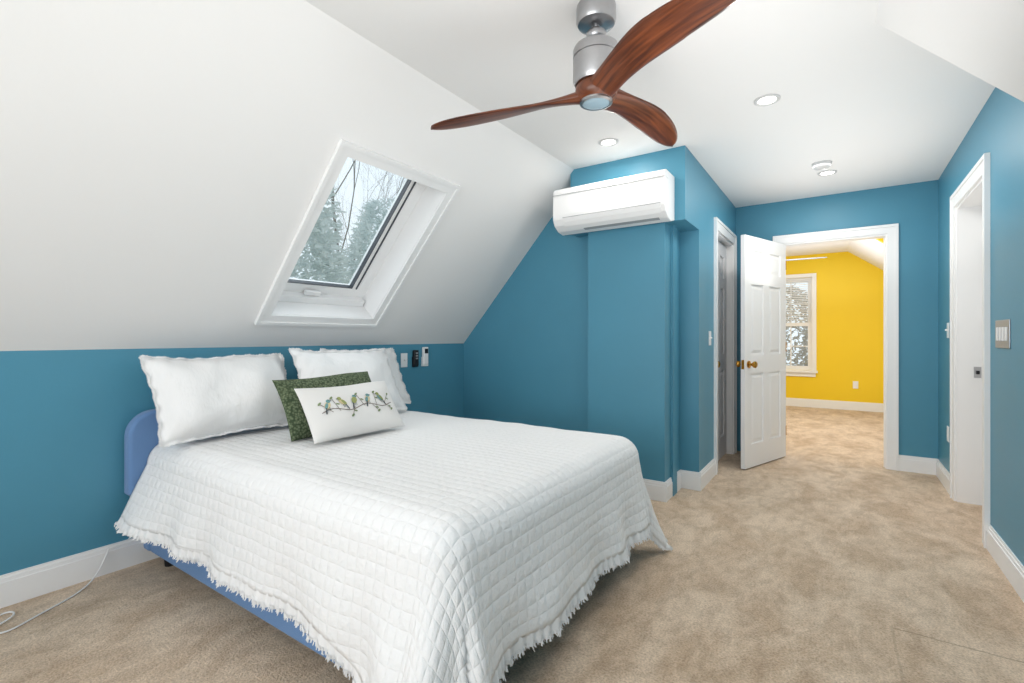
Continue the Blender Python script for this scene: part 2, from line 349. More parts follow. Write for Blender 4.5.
d2=six_panel('door_2',.72,2.02,Mc,M_closet,'white closet door set back in its frame')
knob(Mc@Matrix.Translation((.06,0,.9)),d2,both=False)
Mr=Matrix.Translation((XR+.155,3.745,.012))@Matrix.Rotation(math.radians(90),4,'Z')
d3=six_panel('door_3',.78,2.02,Mr,M_trim,'white six-panel side door recessed in the wall')
knob(Mr@Matrix.Translation((.07,0,.9)),d3,M_nickel)
boxes('strike_plate',[((XR+.085,4.531,.87),(XR+.122,4.536,.945))],M_nickel,parent=t7,label='metal strike plate')
boxes('latch_bolt',[((XR+.094,4.510,.895),(XR+.112,4.531,.92))],M_dark,parent=t7,bevel=.003,label='dark metal latch')
# ---------------------------------------------------------------- yellow room
Y2=9.3;HY=2.5
boxes('wall_yellow_far',[((-2.2,Y2,0),(-1.2,Y2+.1,HY+.1)),((-.39,Y2,0),(1.1,Y2+.1,HY+.1)),((-1.2,Y2,0),(-.39,Y2+.1,.60)),((-1.2,Y2,2.13),(-.39,Y2+.1,HY+.1))],M_yellow,**st('bright yellow wall with double-hung window','wall'))
boxes('wall_yellow_side',[((1.0,YF+.12,0),(1.1,Y2,HY+.1))],M_ceil,**S)
boxes('wall_yellow_left',[((-2.3,YF+.12,0),(-2.2,Y2,HY+.1))],M_yellow,**S)
boxes('wall_yellow_front',[((-2.2,YF+.121,0),(-.56,YF+.14,HY)),((.41,YF+.121,0),(1.0,YF+.14,HY)),((-.56,YF+.121,2.14),(.41,YF+.14,HY))],M_ceil,**S)
mk('ceiling.003',[(-2.2,YF+.12,HY),(1.0,YF+.12,HY),(1.0,6.8,HY),(.09,6.8,HY),(.09,Y2,HY),(-2.2,Y2,HY)],[(0,1,2,3,4,5)],M_ceil,**st('white ceiling of the yellow room','ceiling'))
mk('ceiling.004',[(.09,6.8,HY),(1.0,6.8,HY-.68),(1.0,Y2,HY-.68),(.09,Y2,HY)],[(0,1,2,3)],M_ceil,**st('white sloped ceiling of the yellow room','ceiling'))
prism('wall_yellow_gable',[(.05,HY),(.12,2.42),(1.0,1.68),(1.0,HY)],'y',6.72,6.8,M_yellow,**S)
boxes('baseboard_yellow',[((-2.2,Y2-.016,0),(1.0,Y2,.12)),((-2.2,Y2-.01,.12),(1.0,Y2,.135))],M_trim,**st('white baseboard along the yellow wall','baseboard'))
w3=boxes('window_3',[((-1.29,Y2-.02,.60),(-1.2,Y2-.0005,2.13)),((-.39,Y2-.02,.60),(-.33,Y2-.0005,2.13)),((-1.29,Y2-.02,2.13),(-.33,Y2-.0005,2.19)),((-1.31,Y2-.05,.565),(-.31,Y2-.0005,.60)),((-1.27,Y2-.02,.50),(-.34,Y2-.0005,.565)),
 ((-1.2,Y2+.02,.6),(-1.14,Y2+.07,2.13)),((-.45,Y2+.02,.6),(-.39,Y2+.07,2.13)),((-1.14,Y2+.02,2.06),(-.45,Y2+.07,2.13)),((-1.14,Y2+.02,.6),(-.45,Y2+.07,.67)),((-1.14,Y2+.01,1.33),(-.45,Y2+.07,1.39)),
 ((-.96,Y2+.03,.67),(-.945,Y2+.05,2.06)),((-.70,Y2+.03,.67),(-.685,Y2+.05,2.06)),((-1.14,Y2+.032,1.70),(-.45,Y2+.048,1.715)),((-1.14,Y2+.032,.99),(-.45,Y2+.048,1.005))],M_trim,**st('white double-hung window in the yellow wall','window'))
boxes('glass_pane',[((-1.15,Y2+.0385,.65),(-.44,Y2+.0415,2.08))],M_glass,parent=w3)
boxes('blind',[((-1.18,Y2-.006,2.10-.03*i),(-.41,Y2+.018,2.110-.03*i)) for i in range(24)],M_white,parent=w3,label='white horizontal blind half lowered')
def outlet(name,M,w,h,label,cat,kind='outlet',m=M_white,n=2):
    f=lambda x,y,z:tuple(M@Vector((x,y,z)))
    o=boxes(name,[((-w/2,-.006,-h/2),(w/2,0,h/2))],m,f=f,bevel=.002,label=label,category=cat)
    o['group']='wall outlets' if kind=='outlet' else 'wall switches'
    if kind=='outlet':
        for zz in (-.02,.02):
            boxes('socket',[((-.017,-.009,zz-.014),(.017,-.005,zz+.014))],m,f=f,bevel=.003,parent=o)
    elif kind=='switch':
        boxes('toggle',[((-.005,-.02,-.004),(.005,-.005,.01))],m,f=f,bevel=.002,parent=o)
    elif kind=='double':
        for k in range(n):
            sx=(k-(n-1)/2)*.052
            boxes('rocker',[((sx-.011,-.011,-.034),(sx+.011,-.005,.034))],M_white,f=f,bevel=.002,parent=o)
    return o
RZ=lambda a:Matrix.Rotation(math.radians(a),4,'Z')
T=Matrix.Translation
outlet('power_outlet',T((.19,Y2,.40)),.07,.115,'white power outlet on the yellow wall','outlet')
outlet('power_outlet.001',T((XR,4.86,.42))@RZ(-90),.07,.115,'white power outlet low on the teal wall by the side door','outlet')
outlet('light_switch',T((XR,4.86,1.2))@RZ(-90),.07,.115,'white toggle light switch beside the side door','switch','switch')
outlet('light_switch.001',T((XR,3.37,1.165))@RZ(-90),.25,.14,'wide brushed metal multi-rocker switch plate','switch','double',M_steel,4)
outlet('light_switch.002',T((-.88,4.14,1.14))@RZ(90),.07,.115,'white toggle light switch beside the closet','switch','switch')
outlet('light_switch.003',T((XL,2.78,.96))@RZ(90),.07,.115,'white toggle light switch above the bed','switch','switch')
fA=lambda x,y,z:tuple((T((XL,2.90,.985))@RZ(90))@Vector((x,y,z)))
r=boxes('remote_control',[((-.028,-.03,-.075),(.024,-.0,.055))],M_dark,f=fA,bevel=.008,label='dark fan remote in a wall cradle above the bed',category='remote control')
boxes('remote_cradle',[((-.032,-.02,-.085),(.028,0,.0))],M_dark,f=fA,bevel=.004,parent=r)
for i in range(3):boxes('button',[((-.014,-.033,-.02+.022*i),(.010,-.029,-.008+.022*i))],M_grey,f=fA,bevel=.002,parent=r)
fB=lambda x,y,z:tuple((T((XL,3.01,.99))@RZ(90))@Vector((x,y,z)))
r=boxes('remote_control.001',[((-.028,-.03,-.075),(.028,-.0,.075))],M_white,f=fB,bevel=.008,label='white air conditioner remote in a wall cradle',category='remote control')
boxes('remote_display',[((-.019,-.032,.02),(.019,-.029,.06))],M_dark,f=fB,parent=r,label='dark display')
boxes('remote_cradle',[((-.034,-.022,-.09),(.034,0,-.01))],M_white,f=fB,bevel=.004,parent=r)
# ---------------------------------------------------------------- ceiling lights / detector
for i,(x,y) in enumerate([(-.337,3.0),(-1.29,3.05),(-.09,4.60)]):
    nm='recessed_light'+('' if i==0 else '.%03d'%i)
    e=lathe(nm,[(.046,H-.0005),(.066,H-.0005),(.066,H-.006),(.058,H-.010),(.046,H-.006)],x,y,M_ring,ring=True,label='round white recessed ceiling downlight, lit',category='light',group='ceiling downlights')
    lathe('lens',[(.001,H-.001),(.046,H-.001),(.046,H-.004),(.001,H-.004)],x,y,M_led,parent=e)
    ld=bpy.data.lights.new('downlight','AREA');ld.shape='DISK';ld.size=.08;ld.energy=4;ld.color=(1,.95,.88)
    lo=bpy.data.objects.new('downlight_lamp',ld);lo.location=(x,y,H-.012);COL.objects.link(lo);lo.parent=e
lathe('smoke_detector',[(.065,H),(.065,H-.012),(.060,H-.014),(.058,H-.03),(.045,H-.04),(.001,H-.042)],-.12,4.33,M_ring,label='round white smoke detector on the ceiling',category='smoke detector')
# ---------------------------------------------------------------- ceiling fan
FX,FY=-.803,1.775
FZ=2.118
def blade(parent,name,th,R=.70,wk=1.0,m=M_wood):
    nr=44;nc=14;vs=[];fs=[];uvs=[]
    er=Vector((math.cos(th),math.sin(th),0));et=Vector((-math.sin(th),math.cos(th),0))
    for i in range(nr+1):
        t=i/nr;rr=.0+R*t
        w=.125-.045*math.sin(min(1,t/.42)*math.pi/2)+.078*(3*(min(1,t/.6))**2-2*(min(1,t/.6))**3)
        if t>.6: w*=math.sqrt(max(0.0,1-((t-.6)/.4)**2.4))*.97+.03*(1-t)
        w=max(w,.004)*(1-(1-wk)*min(1,t/.3))
        tw=math.radians(21)*(1-t)**1.2+math.radians(4)
        tw*=min(1,.35+t/.15)
        off=-.035*math.sin(t*math.pi)+.02*t
        z=FZ-.006+.010*math.sin(t*math.pi)-.028*t*t
        th_=.05*max(0,1-t/.35)**1.5+.012+.008*(1-t)
        for j in range(2*nc):
            if j<=nc: c=-1+2*j/nc;sg=1
            else: c=1-2*(j-nc)/nc;sg=-1
            e=math.sqrt(max(0,1-c*c))
            a=c*w/2;b=sg*th_/2*e
            p=Vector((FX,FY,0))+er*rr+et*(off+a*math.cos(tw)+b*math.sin(tw))
            vs.append((p.x,p.y,z-a*math.sin(tw)+b*math.cos(tw)));uvs.append((rr,a))
    n=2*nc
    for i in range(nr):
        for j in range(n):
            fs.append((i*n+j,i*n+(j+1)%n,(i+1)*n+(j+1)%n,(i+1)*n+j))
    fs.append(tuple(range(n)));fs.append(tuple(range(nr*n,(nr+1)*n)))
    o=mk(name,vs,fs,m,smooth=True,parent=parent);recalc(o)
    ul=o.data.uv_layers.new(name='UVMap')
    for l in o.data.loops:ul.data[l.index].uv=uvs[l.vertex_index]
    return o
fan=empty('ceiling_fan',(FX,FY,H),label='three-blade walnut ceiling fan with brushed nickel motor',category='ceiling fan')
lathe('canopy',[(.001,H),(.076,H),(.078,H-.01),(.078,H-.060),(.072,H-.072),(.056,H-.077),(.03,H-.08),(.001,H-.08)],FX,FY,M_nickel,parent=fan,label='brushed nickel canopy')
lathe('downrod',[(.013,H-.075),(.013,2.29)],FX,FY,M_nickel,parent=fan)
lathe('collar',[(.013,2.368),(.028,2.366),(.038,2.356),(.040,2.342),(.036,2.330),(.030,2.326),(.030,2.320),(.054,2.312),(.056,2.300),(.02,2.296)],FX,FY,M_nickel,parent=fan,label='stepped nickel collar')
lathe('motor_housing',[(.001,2.302),(.074,2.302),(.086,2.296),(.091,2.284),(.091,2.258),(.087,2.256),(.087,2.252),(.091,2.250),(.091,2.168),(.083,2.150),(.001,2.145)],FX,FY,M_nickel,parent=fan,label='smooth brushed nickel motor housing')
hub=lathe('hub',[(.001,2.155),(.070,2.152),(.080,2.140),(.083,2.118),(.078,2.098),(.066,2.084),(.001,2.082)],FX,FY,M_wood,parent=fan,label='rounded walnut hub')
ul=hub.data.uv_layers.new(name='UVMap')
for l in hub.data.loops:
    v=hub.data.vertices[l.vertex_index].co;ul.data[l.index].uv=(v.x-FX,v.y-FY)
lathe('lamp_ring',[(.054,2.09),(.064,2.086),(.064,2.076),(.054,2.072)],FX,FY,M_nickel,parent=fan,ring=True)
lathe('lamp_lens',[(.001,2.085),(.054,2.085),(.054,2.076),(.042,2.071),(.001,2.069)],FX,FY,M_lens,parent=fan,label='frosted round light lens')
for a,R,wk in ((193,.74,1.0),(326,.73,1.0),(77,.63,.9)):
    blade(fan,'blade',math.radians(a),R,wk)
# ---------------------------------------------------------------- small fan in yellow room
fx,fy=-.80,7.5
fan2=empty('ceiling_fan.001',(fx,fy,HY),label='grey-bladed ceiling fan in the yellow room',category='ceiling fan')
lathe('canopy',[(.001,HY),(.06,HY),(.05,HY-.05),(.02,HY-.07)],fx,fy,M_white,parent=fan2)
lathe('downrod',[(.012,HY-.05),(.012,2.28)],fx,fy,M_white,parent=fan2)
lathe('motor_housing',[(.001,2.30),(.07,2.29),(.10,2.25),(.10,2.19),(.06,2.15),(.001,2.14)],fx,fy,M_white,parent=fan2)
for a in (3,123,243):
    A=T((fx,fy,2.19))@RZ(a)@Matrix.Rotation(math.radians(12),4,'X')
    o=prism('blade',[(.09,-.03),(.2,-.06),(.5,-.06),(.62,-.035),(.655,.0),(.62,.035),(.5,.06),(.2,.06),(.09,.03)],'z',-.004,.004,M_fan2)
    o.data.transform(A);o.parent=fan2;o.matrix_parent_inverse=T(-Vector(fan2.location))
# ---------------------------------------------------------------- mini split
ac=empty('air_conditioner',(-1.345,3.40,1.92),label='white wall-mounted split air conditioner on the teal soffit',category='air conditioner')
ax0,ax1=-1.785,-.95;yb=3.399;Zb=1.935;Zt=2.258
prof=[(yb,Zb+.02),(yb,Zt),(yb-.19,Zt),(yb-.212,Zt-.008),(yb-.225,Zt-.03),(yb-.232,Zb+.12),(yb-.228,Zb+.085),(yb-.205,Zb+.045),(yb-.15,Zb+.012),(yb-.08,Zb+.0)]
o=prism('body',prof,'x',ax0,ax1,M_white,label='glossy white casing');o.parent=ac;o.matrix_parent_inverse=T(-Vector(ac.location))
md=o.modifiers.new('b','BEVEL');md.width=.006;md.segments=3;md.limit_method='ANGLE';md.angle_limit=math.radians(35)
def louv(name,pts,x0,x1,th,m,lab=None):
    n=len(pts);vs=[];fs=[]
    for x in (x0,x1):
        for (y,z) in pts:vs.append((x,y,z))
        for (y,z) in pts[::-1]:vs.append((x,y-th*.75,z-th*.6))
    N=2*n
    for i in range(N):fs.append((i,(i+1)%N,N+(i+1)%N,N+i))
    fs+=[tuple(range(N))[::-1],tuple(range(N,2*N))]
    o=mk(name,vs,fs,m,parent=ac);recalc(o)
    if lab:o['label']=lab
    return o
louv('louver',[(yb-.231,Zb+.092),(yb-.222,Zb+.066),(yb-.20,Zb+.038),(yb-.165,Zb+.018)],ax0+.09,ax1-.03,.005,M_white,'white curved swing louver')
boxes('outlet_shade_strip',[((ax0+.085,yb-.2345,Zb+.095),(ax1-.028,yb-.20,Zb+.098))],M_grey,parent=ac,label='grey strip painted as the shadow in the air outlet gap')  # solid grey strip imitates the shade of the gap
louv('outlet_slot',[(yb-.162,Zb+.0165),(yb-.13,Zb+.008)],ax0+.22,ax1-.06,.002,M_grey,'grey air outlet slot')
boxes('panel_seam',[((ax0-.0005,yb-.2315,Zt-.055),(ax1+.0005,yb-.15,Zt-.0537))],M_grey,parent=ac)
# ---------------------------------------------------------------- bed
BX0,BX1,BY0,BY1,BZ=-2.86,-.87,.98,2.52,.62
bed=empty('bed',(-1.9,1.75,0),label='double bed with blue upholstered frame and headboard',category='bed')
hy=.90
hb=[(hy+.08,.07),(hy+.08,.30),(hy,.38),(hy,.66)]+[(hy+.12*(1-math.cos(a)),.66+.12*math.sin(a)) for a in [math.pi/2*i/8 for i in range(1,9)]]
hb+=[(3.50-y,z) for (y,z) in hb[::-1]]
o=prism('headboard',hb,'x',-2.94,-2.865,M_uph);o.parent=bed;o.matrix_parent_inverse=T(-Vector(bed.location))
md=o.modifiers.new('b','BEVEL');md.width=.018;md.segments=4;md.limit_method='ANGLE';md.angle_limit=math.radians(50)
boxes('bed_rail',[((-2.864,.985,.07),(-.97,1.03,.31)),((-2.864,2.47,.07),(-.97,2.515,.31)),((-1.02,1.03,.07),(-.97,2.47,.31))],M_uph,bevel=.015,parent=bed)
for x in (-2.80,-1.05):
    for y in (1.05,2.45):
        lathe('leg',[(.022,0),(.03,.08)],x,y,M_dark,seg=20,parent=bed)
boxes('bed_base',[((-2.86,1.035,.12),(-1.025,2.465,.31))],M_uph,parent=bed)
boxes('mattress',[((BX0,BY0+.025,.311),(BX1-.03,BY1-.025,BZ-.016))],M_matt,bevel=.07,parent=bed)
Rr=.105;rx1=BX1-Rr;ry0=BY0+Rr;ry1=BY1-Rr
def sst(x):x=min(1,max(0,x));return x*x*(3-2*x)
def cov(s,t):
    cx=min(s,rx1);cy=min(max(t,ry0),ry1)
    ox=s-cx;oy=t-cy;L=math.hypot(ox,oy)
    zt=BZ+.006*noise.noise(Vector((s*3,t*3,1)))+.003*noise.noise(Vector((s*9,t*9,4)))
    if L<1e-6:return Vector((s,t,zt))
    dx,dy=ox/L,oy/L
    corner=2*abs(dx*dy)
    along=cx+cy
    arc=math.pi*Rr/2
    if L<arc:
        a=L/Rr;out=Rr*math.sin(a);drop=Rr*(1-math.cos(a))
    else:
        e=L-arc
        fl=.13+.10*corner
        head=max(0,1-(cx-BX0)/.75)
        fl+=.32*head**1.3
        wv=.065*math.sin(along*14+1.3*math.sin(along*5))*(1-corner)+.13*corner*math.cos(6*math.atan2(dy,dx)*1.0+1.0)
        wv+=.05*noise.noise(Vector((s*6,t*6,2)))
        if dy<-.5: wv+=.10*sst((cx+1.28)/.25)
        wv=max(wv,-.06)
        out=Rr+e*(fl+wv*min(1,e/.25));drop=Rr+e*math.sqrt(max(.3,1-fl*fl))
    z=max(.02,zt-drop)
    return Vector((cx+dx*out,cy+dy*out,z))
def over(s,near):
    q=(s-BX0)/(BX1-BX0);return .40+.065*min(1,max(0,q))+(.11*sst((s+1.36)/.28) if near else 0)
OF=.49
ns=140;ntt=140;vs=[];fs=[];uvs=[]
def sheet(i,j):
    s=BX0+ (rx1+OF-BX0)*i/ns
    q=max(0,(s-rx1))/OF
    lo=ry0-over(s,True)-.02;hi=ry1+over(s,False)+.02
    lo+=.06*q*q;hi-=.04*q*q
    return s,lo+(hi-lo)*j/ntt
for i in range(ns+1):
    for j in range(ntt+1):
        s,t=sheet(i,j);vs.append(cov(s,t));uvs.append((s,t))
n=ntt+1
for i in range(ns):
    for j in range(ntt):fs.append((i*n+j,(i+1)*n+j,(i+1)*n+j+1,i*n+j+1))
cv=mk('coverlet',vs,fs,M_quilt,smooth=True,label='white quilted coverlet with fringed hem draped over the bed',category='bedspread')
ul=cv.data.uv_layers.new(name='UVMap')
for l in cv.data.loops:ul.data[l.index].uv=uvs[l.vertex_index]
md=cv.modifiers.new('s','SOLIDIFY');md.thickness=.008;md.offset=1
edge=[sheet(i,0) for i in range(ns+1)]+[sheet(ns,j) for j in range(1,ntt+1)]+[sheet(i,ntt) for i in range(ns-1,-1,-1)]
fv=[];ff=[]
def strand(p,d,side,nrm,L,w,curl=1):
    i=len(fv);seg=4
    bend=random.uniform(-.35,.35)*curl;b2=random.uniform(-.1,.35)*curl
    for k in range(seg+1):
        t=k/seg;c=p+d*(L*t)+side*(bend*L*t*t)+nrm*(b2*L*t*t)
        ww=w*(1-.5*t)
        fv.append(c-side*ww+nrm*.001);fv.append(c+side*ww+nrm*.001);fv.append(c-side*ww*.2+nrm*.004)
    for k in range(seg):
        a=i+3*k;ff.extend([(a,a+1,a+4,a+3),(a+1,a+2,a+5,a+4),(a+2,a,a+3,a+5)])
arcl=0;ruff=[]
for a,b in zip(edge[:-1],edge[1:]):
    pa,pb=cov(*a),cov(*b)
    ca=Vector(((min(a[0],rx1)),min(max(a[1],ry0),ry1),0))
    seglen=(pb-pa).length
    side=(pb-pa).normalized()
    inner=cov(a[0]+(ca.x-a[0])*.1,a[1]+(ca.y-a[1])*.1)
    d=(pa-inner).normalized()
    if pa.z<.06: d=Vector((d.x,d.y,min(0,(.02-pa.z)/.05)*.9)).normalized()
    nrm=side.cross(d)
    if nrm.dot(pa-Vector((-1.9,1.75,.3)))<0:nrm=-nrm
    m_=max(1,int(seglen/.006))
    for q in range(m_):
        p=pa.lerp(pb,q/m_);al=arcl+seglen*q/m_
        amp=.008*math.sin(al*140+2*math.sin(al*31))
        ruff.append((p,d,nrm,amp,side))
    arcl+=seglen
rv=[];rf=[]
for (p,d,nrm,amp,sd) in ruff:
    for k in range(4):
        t=k/3
        q=p+nrm*(.007+amp*t)+d*(-.012+.050*t);q.z=max(q.z,.014)
        rv.append(q)
for i in range(len(ruff)-1):
    for k in range(3):
        a=i*4+k;rf.append((a,a+4,a+5,a+1))
mk('ruffle',rv,rf,M_fringe,smooth=True,parent=cv,label='gathered white ruffle along the hem')
for (p,d,nrm,amp,sd) in ruff:
    for _ in range(3):
        q=p+nrm*(.007+amp)+d*random.uniform(.024,.034)+sd*random.uniform(-.003,.003)
        L=random.uniform(.008,.018)
        if q.z+d.z*L<.008:
            q.z=max(q.z,.012);dd=Vector((d.x,d.y,0)).normalized()
        else:dd=d
        strand(q,dd,sd,nrm,L,random.uniform(.002,.0035))
o=mk('fringe',fv,ff,M_fringe,parent=cv,label='frayed white cotton fringe',kind='stuff')
# ---------------------------------------------------------------- pillows
def pillow(name,c,right,up,w,h,Th,m,label,seed=0,decals=None,fringe=None,pinch=.06,wr=.012,cat='pillow'):
    right=Vector(right).normalized();up=Vector(up);up=(up-right*up.dot(right)).normalized();nr=right.cross(up).normalized();c=Vector(c)
    if nr.x<0:nr=-nr
    def P(x,y,sg,off=0):
        u=x/(w/2);v=y/(h/2)
        k_=1.06 if fringe else 1.0
        cu=max(0,1-min(1,abs(u)*k_)**3.0);cvv=max(0,1-min(1,abs(v)*k_)**3.0)
        d=Th/2*(cu**.6)*(cvv**.6)*(1-.18*v)+(.003 if fringe else 0)*(1-max(abs(u),abs(v))**8)
        X=x*(1-pinch*(1-v*v)*u*u);Y=y*(1-pinch*(1-u*u)*v*v)
        if fringe: Y-=.012*h*math.cos(u*1.5)*v+ .012*noise.noise(Vector((x*5+seed,3,1)))*max(0,v)
        nn=noise.noise(Vector((x*6+seed,y*6,sg*3+seed)))+.35*noise.noise(Vector((x*13,y*13+seed,sg)))
        d+=wr*nn*min(1,3*cu)*min(1,3*cvv)
        edge=max(abs(u),abs(v))**8
        return c+right*X+up*Y+nr*(sg*(d+off)+ .02*noise.noise(Vector((x*4+seed,y*4,9)))+.006*edge*math.sin((x-y)*75+seed)*(1 if fringe else 0))
    n=50;vs=[];fs=[];mi=[]
    idx={}
    for sg in (1,-1):
        for i in range(n+1):
            for j in range(n+1):
                if sg==-1 and (i in(0,n) or j in(0,n)):idx[sg,i,j]=idx[1,i,j];continue
                idx[sg,i,j]=len(vs);a=math.sin((-1+2*i/n)*math.pi/2);b=math.sin((-1+2*j/n)*math.pi/2)
                vs.append(P(a*w/2,b*h/2,sg))
        for i in range(n):
            for j in range(n):
                q=[idx[sg,i,j],idx[sg,i+1,j],idx[sg,i+1,j+1],idx[sg,i,j+1]]
                fs.append(tuple(q if sg==1 else q[::-1]));mi.append(0)
    mats=[m]
    if decals:
        for (poly,dm) in decals:
            if dm not in mats:mats.append(dm)
            k=mats.index(dm);i0=len(vs)
            cx=sum(p[0] for p in poly)/len(poly);cy=sum(p[1] for p in poly)/len(poly)
            order=.0022+.0006*k
            for q in [(cx,cy)]+poly:vs.append(P(q[0],q[1],1,order))
            for j in range(len(poly)):
                fs.append((i0,i0+1+j,i0+1+(j+1)%len(poly)));mi.append(k)
    o=mk(name,vs,fs,mats,mi,smooth=True,label=label,category=cat);recalc(o)
    o['group']='white bed pillows' if cat=='pillow' else 'throw pillows'
    if fringe:
        global fv,ff
        fv=[];ff=[]
        per=2*(w+h);N=int(per/.0030)
        for q in range(N):
            dd=q/N*per
            if dd<w:x,y,dx,dy=-w/2+dd,h/2,0,1
            elif dd<w+h:x,y,dx,dy=w/2,h/2-(dd-w),1,0
            elif dd<2*w+h:x,y,dx,dy=w/2-(dd-w-h),-h/2,0,-1
            else:x,y,dx,dy=-w/2,-h/2+(dd-2*w-h),-1,0
            p=P(x*.99,y*.99,0)
            d=(right*dx+up*dy);sd=(right*dy-up*dx)
            strand(p,d,sd,nr,random.uniform(.6,1)*fringe,random.uniform(.002,.004),.6)
        mk('fringe',fv,ff,M_fringe,parent=o,label='frayed white edge fringe',kind='stuff')
    return o
pillow('pillow',(-2.70,1.29,.848),(-.04,1,0),(-.23,0,.43),.74,.46,.23,M_pillow,'white woven bed pillow with frayed edges by the headboard',1,fringe=.012,wr=.016)
pillow('pillow.001',(-2.605,2.0,.862),(.0,1,-.02),(-.23,0,.42),.75,.47,.17,M_pillow,'white woven bed pillow with frayed edges by the headboard',5,fringe=.012,wr=.016)
pillow('pillow.002',(-2.755,2.25,.862),(.0,1,-.0),(-.20,0,.43),.64,.45,.10,M_pillow,'white bed pillow tucked behind the others',9,fringe=.012,wr=.008)
pillow('throw_pillow',(-2.315,1.66,.79),(-.06,1,.02),(-.16,0,.30),.64,.33,.15,M_green,'dark green textured lumbar throw pillow',3,pinch=.05,wr=.006,cat='throw pillow')
Cd=lambda n,c:mat('print_'+n,c,.95,var=.08,vscale=60)
C_br=Cd('branch',(120,108,98));C_teal=Cd('teal',(112,154,156));C_olive=Cd('olive',(150,156,100));C_cream=Cd('cream',(214,198,156));C_dk=Cd('dark',(66,74,80));C_lf=Cd('leaf',(128,142,104))
dec=[]
def ell(cx,cy,a,b,rot=0,n=14):
    return [(cx+a*math.cos(t)*math.cos(rot)-b*math.sin(t)*math.sin(rot),cy+a*math.cos(t)*math.sin(rot)+b*math.sin(t)*math.cos(rot)) for t in [2*math.pi*k/n for k in range(n)]]
def seg(a,b,w):
    dx,dy=b[0]-a[0],b[1]-a[1];l=math.hypot(dx,dy);nx,ny=-dy/l*w/2,dx/l*w/2
    return [(a[0]+nx,a[1]+ny),(a[0]-nx,a[1]-ny),(b[0]-nx,b[1]-ny),(b[0]+nx,b[1]+ny)]
pts=[(-.225+.03*k,-.022+.012*math.sin(k*.9)) for k in range(16)]
for a,b in zip(pts[:-1],pts[1:]):dec.append((seg(a,b,.004),C_br))
for (a,b) in [((-.17,-.03),(-.22,.03)),((-.13,-.03),(-.15,.05)),((-.04,-.02),(-.07,-.065)),((.07,-.02),(.10,-.06)),((.16,-.02),(.22,.04)),((.02,-.02),(.0,.055)),((.10,-.02),(.115,.055)),((.17,-.02),(.2,-.055))]:
    dec.append((seg(a,b,.003),C_br))
    dec.append((ell(b[0],b[1],.012,.0055,.6),C_lf));dec.append((ell((a[0]+b[0])/2+.01,(a[1]+b[1])/2,.010,.0045,-.5),C_lf))
for (bx,by,fl,c1,c2) in [(-.185,.012,1,C_teal,C_cream),(-.10,.016,-1,C_olive,C_cream),(-.03,.018,1,C_teal,C_olive),(.055,.016,1,C_teal,C_cream),(.145,.018,-1,C_olive,C_teal)]:
    dec.append((ell(bx,by,.022,.015,.9*fl),c2))
    dec.append((ell(bx-.006*fl,by-.002,.018,.008,1.0*fl),c1))
    dec.append((ell(bx+.011*fl,by+.022,.0115,.0105),c1))
    dec.append((seg((bx-.010*fl,by-.013),(bx-.022*fl,by-.046),.007),C_dk))
    dec.append(([(bx+.021*fl,by+.026),(bx+.021*fl,by+.019),(bx+.030*fl,by+.021)],C_dk))
    dec.append((ell(bx+.013*fl,by+.026,.0022,.0022,0,8),C_dk))
    for q in (-.004,.004):dec.append((seg((bx+q,by-.012),(bx+q,by-.032),.002),C_dk))
pillow('throw_pillow.001',(-2.12,1.635,.772),(-.0,1,.0),(-.19,0,.27),.57,.30,.13,M_linen,'pale linen lumbar pillow printed with birds on a branch',11,decals=dec,pinch=.05,wr=.006,cat='throw pillow')
# ---------------------------------------------------------------- cable
cu=bpy.data.curves.new('cord_curve','CURVE');cu.dimensions='3D';cu.bevel_depth=.0035
sp=cu.splines.new('NURBS');pp=[(-2.925,.84,.13),(-2.925,.83,.10),(-2.92,.80,.03),(-2.86,.74,.005),(-2.79,.66,.005),(-2.74,.56,.005),(-2.70,.50,.005),(-2.67,.44,.005),(-2.73,.40,.005),(-2.84,.43,.005),(-2.88,.48,.005),(-2.84,.51,.006),(-2.76,.47,.012),(-2.74,.38,.006),(-2.80,.25,.005)]
sp.points.add(len(pp)-1)
for p,q in zip(sp.points,pp):p.co=(*q,1)
sp.use_endpoint_u=True;sp.order_u=4
cu.materials.append(M_cable)
curve_to_mesh('extension_cable',cu,label='thin white power cable on the carpet beside the bed',category='cable')
# ---------------------------------------------------------------- outside trees
def tree(name,base,h,seed,spread=.5):
    rnd=random.Random(seed);cu=bpy.data.curves.new(name,'CURVE');cu.dimensions='3D';cu.bevel_depth=1;cu.bevel_resolution=0
    def br(p,d,L,r,dep):
        s=cu.splines.new('POLY');n=5;s.points.add(n);q=Vector(p);dd=Vector(d)
        for k in range(n+1):
            s.points[k].co=(*q,1);s.points[k].radius=r*(1-.5*k/n)
            if k in(2,3,4,5) and dep>0:
                for _ in range(2 if dep>1 else 3):
                    nd=(dd+Vector((rnd.uniform(-1,1),rnd.uniform(-1,1),rnd.uniform(-.2,.8)))*spread*1.5).normalized()
                    br(q,nd,L*.58,r*(1-.5*k/n)*.5,dep-1)
            dd=(dd+Vector((rnd.uniform(-1,1),rnd.uniform(-1,1),rnd.uniform(-.5,.7)))*.16).normalized();q=q+dd*(L/n)
    br(base,(0,0,1),h,.10,4)
    cu.materials.append(M_bark)
    return curve_to_mesh(name,cu,label='bare leafless tree outside the window',category='tree',group='trees outside')
tree('tree',(-16,12.0,-3),12,3)
